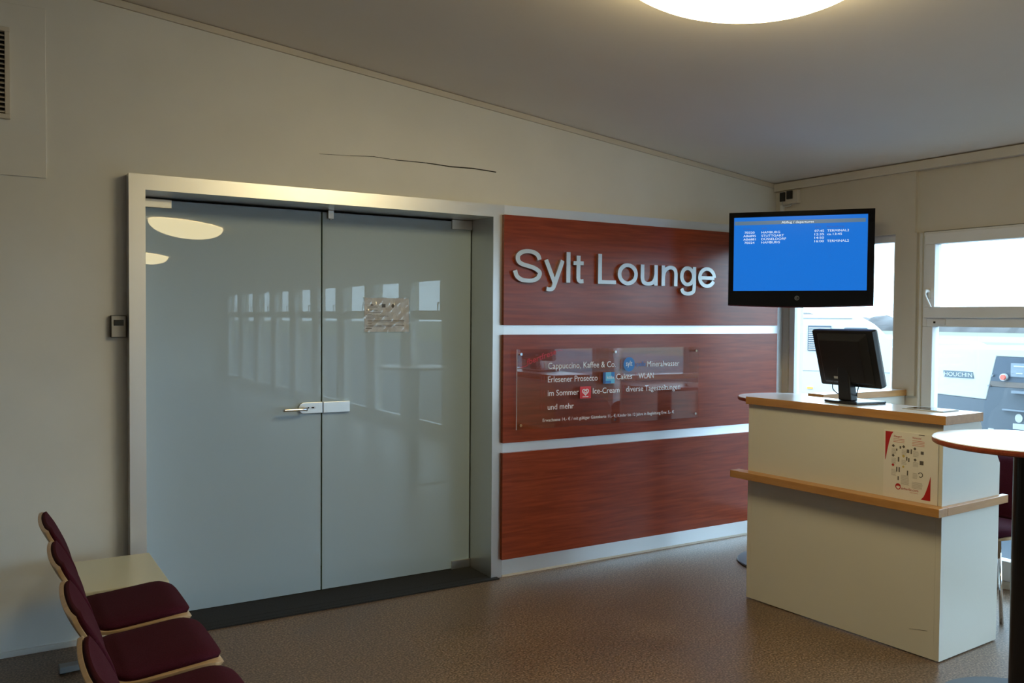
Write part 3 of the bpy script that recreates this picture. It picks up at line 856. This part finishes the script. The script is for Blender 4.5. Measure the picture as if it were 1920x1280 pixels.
# ------------------------------------------------------------------ side desk between counter and window wall
sd = thing('side_desk', (3.95, -0.93, 0), 'narrow desk with pale wood edge between counter and window wall', 'desk')
CD = (3.95,-0.93,0)
bm = B(); fs = box(bm, 3.56, XR-0.024, -1.010, -0.900, 1.052, 1.090); fs[1].material_index = 1
obj('desk_top', loc_(bm, CD), [BEECHX, LAMTOP], sd, bevel=0.0015)
bm = B(); box(bm, 3.58, XR-0.024, -0.998, -0.975, 0.72, 1.0515)
obj('modesty_panel', loc_(bm, CD), LAMINATE, sd)

# ------------------------------------------------------------------ bar tables
def bar_table(x, y, z, r, label):
    t = thing('bar_table', (x, y, 0), label, 'table', group='round bar tables')
    bm = B()
    h = 0.024
    lathe(bm, [(0,z-h),(r-0.006,z-h),(r-0.001,z-h+0.004),(r,z-h/2),(r-0.001,z-0.003)], 96, mi=0)
    lathe(bm, [(r-0.001,z-0.003),(r-0.004,z),(0,z)], 96, mi=1)
    bmesh.ops.remove_doubles(bm, verts=bm.verts, dist=0.0002)
    obj('tabletop', bm, [TABLEEDGE, LAMTOP], t, smooth=False)
    bm = B(); lathe(bm, [(0.0,0.021),(0.052,0.021),(0.052,z-h-0.0005),(0.0,z-h-0.0005)], 40)
    obj('column', bm, BLKMET, t)
    bm = B(); lathe(bm, [(0,0.0),(0.30,0.0),(0.305,0.006),(0.30,0.012),(0.10,0.020),(0,0.0205)], 72)
    obj('base', bm, BASEMET, t)
    bm = B(); lathe(bm, [(0,z-h-0.012),(0.11,z-h-0.012),(0.11,z-h-0.0005),(0,z-h-0.0005)], 32)
    obj('mounting_flange', bm, BLKMET, t)
    return t
bar_table(2.870, -2.527, 1.060, 0.340, 'round bar table with black column at the right edge, in front of the counter')
bar_table(3.71, -0.640, 1.040, 0.315, 'round bar table behind the counter near the wood panels')

# ------------------------------------------------------------------ departures screen
TL = Vector((3.530, -0.282, 0)); TR = Vector((4.066, -0.962, 0))
tvx = (TR-TL); TVW = tvx.length; tvx.normalize()
rott = math.atan2(tvx.y, tvx.x)
tv = thing('departures_screen', (TL+TR)/2 + Vector((0,0,1.604)), 'black flat screen with blue departures list hung in the corner', 'television', rotz=rott)
hw = TVW/2; TVH = 0.597
# local: x along width, y into the set (front faces -y), z up from bottom
bm = B()
bot = [(-hw+hw*2*k/16, 0.010-0.012*math.sin(PI*k/16)) for k in range(17)]
prism(bm, bot + [(hw, TVH), (-hw, TVH)], 1, 0.0, 0.045)
obj('housing', bm, BLKPL, tv, bevel=0.002)
sx0, sx1, sz0, sz1 = -hw+0.031, hw-0.040, 0.099, TVH-0.032
bm = B()
fr = bot + [(hw, TVH), (-hw, TVH)]
# bezel: four pieces in front of the housing
def bz(pts): prism(bm, pts, 1, -0.012, -0.0002)
bz(bot + [(hw, sz0-0.001), (-hw, sz0-0.001)])
bz([(-hw, sz1+0.001), (hw, sz1+0.001), (hw, TVH), (-hw, TVH)])
bz([(-hw, sz0-0.001), (sx0-0.001, sz0-0.001), (sx0-0.001, sz1+0.001), (-hw, sz1+0.001)])
bz([(sx1+0.001, sz0-0.001), (hw, sz0-0.001), (hw, sz1+0.001), (sx1+0.001, sz1+0.001)])
obj('bezel', bm, BLKGL, tv)
bm = B()
prism(bm, [(p[0], p[1]-0.006) for p in bot] + [(p[0], p[1]-0.0003) for p in bot[::-1]], 1, -0.011, 0.03)
obj('lower_rim', bm, DARKRED, tv, label='dark red rim along the lower edge')
SCR = mat('lit_blue_screen', (0.0,0.01,0.03), 0.12, emit=(0.010,0.165,0.66), es=0.68)
SCRG = mat('lit_grey_bar', (0.0,0.0,0.0), 0.2, emit=(0.085,0.155,0.24), es=0.75)
SCRW = mat('lit_white_characters', (0,0,0), 0.3, emit=(0.8,0.9,1.0), es=0.7)
SCRD = mat('lit_dark_blue_characters', (0,0,0), 0.3, emit=(0.01,0.055,0.25), es=1.0)
bm = B(); box(bm, sx0, sx1, -0.004, -0.0003, sz0, sz1)
obj('screen', bm, SCR, tv, label='blue lit display')
SW, SH = sx1-sx0, sz1-sz0
def sp(fx, fy): return (sx0+SW*fx, sz1-SH*fy)
bm = B(); a_, b_ = sp(0.005,0.103), sp(0.985,0.052)
box(bm, a_[0], b_[0], -0.0047, -0.0041, a_[1], b_[1]); obj('header_bar', bm, SCRG, tv)
def st(body, f0, f1, fy, cap, m=SCRW):
    p0, p1 = sp(f0, fy), sp(f1, fy)
    text('screen_text', body, m, tv, Vector((0,-0.0048,0)), (1,0,0), (0,0,1), p0[0], p1[0], p0[1], cap, depth=0.0004)
st('Abflug / departures', 0.365, 0.607, 0.093, 0.0145)
CP = 0.0135
rows = (('7E020','HAMBURG','07:45','TERMINAL2'),('AB6895','STUTTGART','12:35','ca.13:45'),('AB6881','DÜSSELDORF','14:50',None),('7E024','HAMBURG','16:00','TERMINAL2'))
for i, (a, b, c, d) in enumerate(rows):
    fy = 0.222+0.0455*i
    fx = (0.082,0.160) if len(a) == 5 else (0.073,0.170)
    st(a, fx[0], fx[1], fy, CP)
    st(b, 0.213, {'HAMBURG':0.355,'STUTTGART':0.385,'DÜSSELDORF':0.402}[b], fy, CP)
    st(c, 0.614, 0.684, fy-0.002, CP)
    if d: st(d, 0.707, 0.866 if d[0] == 'T' else 0.815, fy-0.002, CP)
st('Flug', 0.075, 0.125, 0.165, 0.010, SCRD); st('nach', 0.212, 0.250, 0.165, 0.010, SCRD); st('Zeit', 0.615, 0.66, 0.163, 0.010, SCRD); st('Bemerkung', 0.705, 0.83, 0.163, 0.010, SCRD)
bm = B()   # round maker's mark
ribbon(bm, ell(-0.012, 0.052, 0.0125, 0.0125), 0.0022, -0.0128, -0.0121, True)
ribbon(bm, [(-0.013,0.057),(-0.013,0.048),(-0.009,0.048)], 0.002, -0.0128, -0.0121)
ribbon(bm, ell(-0.012,0.052,0.008,0.008,40,320,16), 0.0015, -0.0128, -0.0121)
obj('maker_mark', bm, mat('silver_print', (0.30,0.30,0.30), 0.3), tv)
bm = B(); box(bm, -0.10, 0.10, 0.0455, 0.062, 0.20, 0.42)
tube(bm, [(0.0,0.06,0.31),(0.0,0.20,0.31)], 0.018, 16)
obj('mount_plate', bm, BLKMET, tv)
# the arm reaches the window-wall facing
bm = B()
base_w = Matrix.Rotation(-rott, 4, 'Z')
def tl(p): return base_w @ (Vector(p) - tv.location)
tube(bm, [(0.0,0.19,0.31), tl((XR-0.03,-0.16,2.16))], 0.018, 16)
q_ = tl((XR-0.028,-0.16,2.16))
obj('mount_arm', bm, BLKMET, tv)
bm = B(); box(bm, -0.005, 0.004, -0.06, 0.06, -0.08, 0.08)
for v in bm.verts: v.co = tl(Vector((XR-0.028,-0.16,2.16))+v.co)
obj('wall_bracket', bm, BLKMET, tv)

# corner junction box with cables
jb = thing('junction_box', (XR, -0.05, 2.34), 'small pale junction box with dark sockets high in the corner above the screen', 'electrical box')
CJ = (XR,-0.05,2.34)
bm = B(); box(bm, XR-0.060, XR-0.0225, -0.165, -0.012, 2.340, 2.430)
obj('case', loc_(bm, CJ), TRIMM, jb, bevel=0.004)
bm = B(); box(bm, XR-0.075, XR-0.0602, -0.060, -0.018, 2.360, 2.425)
obj('socket', loc_(bm, CJ), BLKPL, jb, bevel=0.003)
bm = B(); box(bm, XR-0.075, XR-0.0602, -0.125, -0.078, 2.372, 2.430)
obj('socket', loc_(bm, CJ), BLKPL, jb, bevel=0.003)
bm = B()
tube(bm, spline([(XR-0.068,-0.04,2.362),(XR-0.07,-0.05,2.33),(XR-0.05,-0.09,2.325),(XR-0.04,-0.10,2.345)], 6), 0.004, 8)
obj('cable', loc_(bm, CJ), GREYPL, jb, smooth=True)
bm = B(); box(bm, XR-0.040, XR-0.0225, -0.018, 0.005, 2.175, 2.339)
obj('cable_duct', loc_(bm, CJ), WHITEPL, jb)

# ------------------------------------------------------------------ beam seating
def sheet(bm, path, wfn, off0, off1, nv=10, y0=0.0, bulge=0.0, mi=0, cup=0.0):
    """path: (x,z) points; off0/off1: offsets along the normal on the two faces; wfn(t): half width"""
    P = [Vector((p[0], p[1])) for p in path]
    n = len(P); acc = [0]
    for a, b in zip(P[:-1], P[1:]): acc.append(acc[-1]+(b-a).length)
    top = []; bt = []
    for i, p in enumerate(P):
        a = P[max(i-1,0)]; b = P[min(i+1,n-1)]
        t = (b-a).normalized(); nn = Vector((-t.y, t.x))
        s = acc[i]/acc[-1]; hw_ = wfn(s)
        rt = []; rb = []
        for j in range(nv+1):
            f = -1+2*j/nv
            fy = math.sin(f*PI/2)*0.35+f*0.65
            e = bulge*(1-abs(f)**4)*min(1, 6*min(s, 1-s)+0.15)
            cc = cup*f*f*min(1, max(0, (p.y-0.45)/0.10))
            q0 = p+nn*(off0+cc); q1 = p+nn*(off1+e+cc)
            rb.append(bm.verts.new((q0.x, y0+fy*hw_, q0.y))); rt.append(bm.verts.new((q1.x, y0+fy*hw_, q1.y)))
        top.append(rt); bt.append(rb)
    F = bm.faces.new
    for i in range(n-1):
        for j in range(nv):
            F((top[i][j], top[i][j+1], top[i+1][j+1], top[i+1][j])); F((bt[i][j], bt[i+1][j], bt[i+1][j+1], bt[i][j+1]))
        F((top[i][0], top[i+1][0], bt[i+1][0], bt[i][0])); F((top[i][nv], bt[i][nv], bt[i+1][nv], top[i+1][nv]))
    for j in range(nv):
        F((top[0][j], bt[0][j], bt[0][j+1], top[0][j+1])); F((top[-1][j], top[-1][j+1], bt[-1][j+1], bt[-1][j]))

def rounded_w(hw_, s_front, s_top, mn=0.55):
    def f(s):
        k = 1.0
        if s < s_front: k = mn+(1-mn)*math.sqrt(max(0, 1-(1-s/s_front)**2))
        if s > 1-s_top: k = min(k, mn+(1-mn)*math.sqrt(max(0, 1-(1-(1-s)/s_top)**2)))
        return hw_*k
    return f
def hourglass(hw_, s_front, s_top, waist, sw, mn=0.8, spread=0.19):
    base = rounded_w(hw_, s_front, s_top, mn)
    def f(s):
        k = math.exp(-((s-sw)/spread)**2)
        return base(s)*(1-(1-waist)*k)
    return f
# local path (x from wall side to front): seat front lip -> bend -> backrest top ; local origin x=0 at rear of seat, z from the floor
seat_path = spline([(0.345,0.412),(0.325,0.426),(0.28,0.431),(0.18,0.422),(0.08,0.414),(0.02,0.421),(-0.020,0.452),(-0.036,0.51),(-0.045,0.57),(-0.063,0.64),(-0.097,0.715),(-0.124,0.762),(-0.131,0.777)], 5)
back_path = [p for p in seat_path if p[1] > 0.42 and p[0] < 0.02]
def add_seat(parent, yc, first, xoff, only_back=False):
    path = [(p[0]+xoff, p[1]) for p in (back_path if only_back else seat_path)]
    bm = B(); sheet(bm, path, hourglass(0.226, 0.06, 0.09, 0.74, 0.60, 0.72, 0.16), -0.006, 0.006, 14, yc, cup=-0.012)
    s = obj('seat_shell', bm, PLY, parent, smooth=False, label='bent beech plywood shell')
    m_ = s.modifiers.new('bevel', 'BEVEL'); m_.width = 0.003; m_.segments = 2; m_.limit_method = 'ANGLE'
    n = len(path)
    if not only_back:
        cpth = [p for p in path if p[0] > xoff+0.012 and p[1] < 0.435 and p[0] < xoff+0.338]
        bm = B(); sheet(bm, cpth[::-1], rounded_w(0.208, 0.2, 0.25, 0.7), 0.0065, 0.020, 12, yc, bulge=0.016)
        obj('seat_cushion', bm, FABRIC, s, smooth=True)
        for f in bpy.data.objects: pass
    bp_ = [p for p in path if p[0] < xoff-0.004]
    bm = B(); sheet(bm, bp_, hourglass(0.206, 0.10, 0.18, 0.74, 0.22, 0.70, 0.33), -0.0065, -0.018, 14, yc, bulge=-0.010, cup=-0.012)
    obj('back_cushion', bm, FABRIC, s, smooth=True)
    return s
bs = thing('beam_seating', (-0.10, -1.1, 0), 'row of burgundy cushioned plywood seats on a beam with a small cream table', 'bench')
XO = -0.18    # local x of the rear of the seats (world -0.28)
ysl = [0.745, 0.255, -0.235, -0.725, -1.215]     # local y of the places
for i, yc in enumerate(ysl):
    if i: add_seat(bs, yc, False, XO)
# table board takes the first place
bm = B(); box(bm, XO+0.010, XO+0.345, ysl[0]-0.242, ysl[0]+0.250, 0.418, 0.434)
tbm = obj('table_board', bm, CREAMTBL, bs, bevel=0.003, label='cream table board in the first place of the row')
bm = B(); box(bm, 0.03-0.03, 0.03+0.03, ysl[4]-0.30, ysl[0]+0.20, 0.27, 0.33)
obj('beam', bm, GREYMET, bs, bevel=0.003)
for i, yc in enumerate(ysl):
    for s in (-0.225, 0.225):
        bm = B()
        prism(bm, [(XO+0.03,0.405),(XO+0.30,0.418 if i else 0.417),(XO+0.30,0.395),(0.065,0.345),(0.061,0.265),(-0.001-0.02,0.265),(-0.03,0.34),(XO+0.03,0.385)] if i else [(XO+0.03,0.4175),(XO+0.30,0.4175),(XO+0.30,0.395),(0.065,0.345),(0.061,0.265),(-0.02,0.265),(-0.03,0.34),(XO+0.03,0.385)], 1, yc+s-0.003, yc+s+0.003)
        obj('bracket', bm, GREYMET, bs)
for yl in (0.86, -0.97):
    bm = B(); box(bm, 0.005, 0.055, yl-0.02, yl+0.02, 0.035, 0.27)
    lg = obj('leg', bm, GREYMET, bs, bevel=0.002)
    bm = B(); box(bm, -0.215, 0.24, yl-0.028, yl+0.028, 0.008, 0.034)
    obj('foot', bm, GREYMET, lg, bevel=0.004)
    for fx in (-0.20, 0.225):
        bm = B(); lathe(bm, [(0,0),(0.014,0),(0.014,0.008),(0,0.008)], 16, c=(fx,yl,0))
        obj('glide', bm, BLKPL, lg)

# chair behind the counter
rc = thing('side_chair', (3.98, -1.73, 0), 'burgundy chair by the window behind the bar table column', 'chair', rotz=math.radians(180))
sp2 = [(p[0]*1.15-0.17, p[1]) for p in seat_path]
bm = B(); sheet(bm, sp2, rounded_w(0.225, 0.08, 0.10), -0.007, 0.007, 12, 0.0)
sh = obj('seat_shell', bm, PLY, rc)
bm = B(); sheet(bm, [p for p in sp2 if p[1] < 0.435 and p[0] > -0.15][::-1], rounded_w(0.22, 0.2, 0.25, 0.7), 0.0075, 0.035, 12, 0.0, bulge=0.02)
obj('seat_cushion', bm, FABRIC, rc, smooth=True)
bm = B(); sheet(bm, [p for p in sp2 if p[0] < -0.18], rounded_w(0.22, 0.12, 0.2, 0.62), -0.0075, -0.025, 12, 0.0, bulge=-0.015)
obj('back_cushion', bm, FABRIC, rc, smooth=True)
for sx in (-1, 1):
    for fx in (-0.14, 0.17):
        bm = B(); tube(bm, [(fx*0.8, sx*0.15, 0.412), (fx*1.2, sx*0.21, 0.0)], 0.010, 10)
        obj('leg', bm, CHROME, rc, smooth=True)

# ================================================================== OUTSIDE
GZ = -0.15
def ground_mat():
    m = mat('airfield_ground', rough=0.9)
    nt = m.node_tree; b = nt.nodes['Principled BSDF']
    geo = nt.nodes.new('ShaderNodeNewGeometry'); sep = nt.nodes.new('ShaderNodeSeparateXYZ')
    mr = nt.nodes.new('ShaderNodeMapRange'); mr.inputs['From Min'].default_value = 0; mr.inputs['From Max'].default_value = 130
    cr = nt.nodes.new('ShaderNodeValToRGB'); cr.color_ramp.interpolation = 'CONSTANT'
    e = cr.color_ramp.elements; e[0].position = 0; e[0].color = (0.055,0.068,0.085,1)
    e[1].position = 0.20; e[1].color = (0.105,0.108,0.058,1)
    for p, c in ((0.52,(0.16,0.15,0.12,1)),(0.72,(0.095,0.098,0.06,1))):
        x = cr.color_ramp.elements.new(p); x.color = c
    nt.links.new(geo.outputs['Position'], sep.inputs[0]); nt.links.new(sep.outputs['X'], mr.inputs['Value']); nt.links.new(mr.outputs[0], cr.inputs['Fac'])
    nt.links.new(cr.outputs[0], b.inputs['Base Color'])
    return m
bm = B(); box(bm, XR+0.17, 420, -300, 400, GZ-0.1, GZ)
tag(obj('airfield_ground', bm, ground_mat()), 'grey apron and pale green airfield outside the windows', 'ground', kind='structure')
# distant trees
bm = B(); rr = random.Random(11)
TREE = noisy(mat('distant_trees', rough=0.95), (0.075,0.070,0.070), (0.095,0.09,0.09), nscale=0.4)
N = 240; prev = None
for i in range(N+1):
    y = -60+1.1*i
    h = 2.3+0.45*math.sin(i*0.085)+0.35*rr.random()+0.25*math.sin(i*0.43)
    ring = [bm.verts.new((130+5*math.cos(a)+rr.random(), y, GZ+(h)*max(0,math.sin(a))*(0.85+0.3*rr.random()))) for a in [PI*k/7 for k in range(8)]]
    if prev:
        for k in range(7): bm.faces.new((prev[k], prev[k+1], ring[k+1], ring[k]))
    prev = ring
tag(obj('treeline', bm, TREE, smooth=True), 'hazy line of distant trees across the airfield', 'trees', kind='stuff')

WBODY = mat('white_vehicle_paint', (0.42,0.43,0.42), 0.3)
GBODY = mat('grey_vehicle_body', (0.065,0.08,0.10), 0.5)
SLATE = mat('slate_control_panel', (0.035,0.055,0.085), 0.4)
# white caravan-like trailer, its side turned towards the corner window
cv = thing('white_trailer', (9.782, 3.489, GZ), 'white trailer with a louvred vent and sloping front seen through the corner window', 'trailer', rotz=math.atan2(-0.798, 0.602))
def G0(bm):
    for v in bm.verts: v.co.z -= GZ
    return bm
prof = [(-3.2,0.30),(-3.2,1.56),(-3.1,1.592),(-0.02,1.595),(0.04,1.585),(0.08,1.572),(0.133,1.544),(0.201,1.508),(0.27,1.464),(0.325,1.413),(0.374,1.363),(0.41,1.320),(0.45,1.286),(0.55,1.278),(1.05,1.244),(1.60,1.232),(1.66,1.20),(1.70,1.13),(1.72,0.30)]
bm = B(); prism(bm, prof, 1, 0.0, 1.6)
obj('body', G0(bm), WBODY, cv, bevel=0.02)
bm = B(); box(bm, -0.600, -0.290, -0.014, -0.0005, 1.085, 1.440)
for k in range(11): box(bm, -0.59, -0.30, -0.028, -0.0145, 1.10+k*0.030, 1.113+k*0.030, 1)
obj('louvred_vent', G0(bm), [GBODY, WBODY], cv)
bm = B(); prism(bm, rrect(0.03,1.25,0.16,0.165,0.03), 1, -0.010, -0.0005)
obj('side_window', G0(bm), GBODY, cv)
bm = B(); box(bm, -0.60, -0.52, -0.014, -0.0005, 0.545, 0.572)
obj('marker_light', G0(bm), mat('orange_lens', (0.8,0.30,0.06), 0.3), cv, label='small orange marker light')
for (x0, x1, z0, z1) in ((0.95,1.58,1.158,1.170),(-3.0,-0.02,1.538,1.544),(-3.0,1.6,0.80,0.804)):
    bm = B(); box(bm, x0, x1, -0.006, -0.0005, z0, z1); obj('seam', G0(bm), GBODY, cv)
for xw in (-1.6, 1.1):
    bm = B(); tube(bm, [(xw,0.06,GZ+0.30),(xw,0.26,GZ+0.30)], 0.30, 28); obj('wheel', G0(bm), BLKPL, cv)
bm = B(); box(bm, -3.0, 1.5, 0.3, 1.3, 0.08, 0.299); obj('chassis', G0(bm), GBODY, cv)

# ground power unit
gp = thing('ground_power_unit', (7.2, -0.4, GZ), 'white ground power unit with a grey control panel outside the tall window', 'power unit')
CG = (7.2,-0.4,GZ)
XG = 6.5
bm = B(); prism(bm, [(0.62,0.90),(0.62,1.282),(-0.375,1.297),(-1.60,1.30),(-1.60,1.235),(-0.355,1.232),(-0.275,0.872)], 0, XG, XG+1.4)
obj('canopy', loc_(bm, CG), WBODY, gp, bevel=0.008)
bm = B(); prism(bm, [(-0.356,1.2315),(-1.60,1.2315),(-1.60,1.03),(-0.311,1.03)][::1], 0, XG+0.001, XG+0.10)
obj('control_panel', loc_(bm, CG), SLATE, gp, label='slate coloured control panel')
bm = B(); prism(bm, [(-0.311,1.0295),(-1.60,1.0295),(-1.60,0.987),(-0.302,0.987)], 0, XG+0.001, XG+0.10)
obj('panel_strip', loc_(bm, CG), mat('brown_strip', (0.12,0.10,0.09), 0.5), gp)
bm = B(); prism(bm, [(0.60,0.10),(0.60,0.898),(-0.276,0.870),(-0.301,0.985),(-1.60,0.985),(-1.60,0.10)], 0, XG+0.004, XG+1.3)
obj('lower_body', loc_(bm, CG), GBODY, gp)
bm = B(); box(bm, XG-0.006, XG+0.0005, -0.74, -0.475, 1.075, 1.185)
box(bm, XG-0.009, XG-0.0062, -0.60, -0.50, 1.155, 1.165, 1); box(bm, XG-0.009, XG-0.0062, -0.57, -0.52, 1.10, 1.108, 1)
obj('display', loc_(bm, CG), [mat('pale_display', (0.17,0.21,0.25), 0.3), WBODY], gp)
bm = B(); tube(bm, [(XG+0.0005,-0.425,1.067),(XG-0.025,-0.425,1.067)], 0.030, 20)
obj('button_collar', loc_(bm, CG), WBODY, gp)
bm = B(); tube(bm, [(XG-0.0255,-0.430,1.067),(XG-0.045,-0.430,1.067)], 0.020, 20)
obj('emergency_button', loc_(bm, CG), mat('red_button', (0.7,0.12,0.08), 0.4), gp, label='red emergency button')
bm = B(); prism(bm, [(0.100,1.095),(0.088,1.040),(-0.172,1.040),(-0.158,1.095)], 0, XG-0.006, XG-0.0005)
obj('name_plate', loc_(bm, CG), mat('grey_plate', (0.07,0.10,0.12), 0.4), gp)
text('lettering', 'HOUCHIN', WBODY, gp, Vector((XG-0.0065,0,0))-Vector(CG), (0,-1,0), (0.0,0,1), -0.088, 0.158, 1.050, 0.034, depth=0.002)
bm = B(); box(bm, XG-0.04, XG+0.0035, -1.0, -0.50, 0.945, 0.965); box(bm, XG-0.02,XG+0.0035,-1.2,-0.42,0.80,0.812); box(bm, XG-0.06,XG+0.0035,-1.3,-0.40,0.50,0.53)
obj('shelf_rail', loc_(bm, CG), mat('pale_grey_metal', (0.17,0.20,0.24), 0.4), gp)
bm = B()
prism(bm, [(-0.545+0.030*math.cos(2*PI*k/16), 0.745+0.035*math.sin(2*PI*k/16)) for k in range(16)], 0, XG-0.002, XG+0.00355)
box(bm, XG-0.002, XG+0.00355, -0.66, -0.50, 0.655, 0.70); box(bm, XG-0.002, XG+0.00355, -0.345,-0.30,0.610,0.640)
obj('stickers', loc_(bm, CG), WBODY, gp)
for yw in (0.3, -1.2):
    bm = B(); tube(bm, [(XG+0.0,yw,GZ+0.22),(XG+0.20,yw,GZ+0.22)], 0.22, 24)
    obj('wheel', loc_(bm, CG), BLKPL, gp)
for yw, zw in ((-0.330,1.075),(-0.305,0.99)):
    bm = B(); tube(bm, [(XG-0.0005,yw,zw),(XG-0.02,yw,zw)], 0.009, 8)
    obj('latch', loc_(bm, CG), GREYMET, gp)
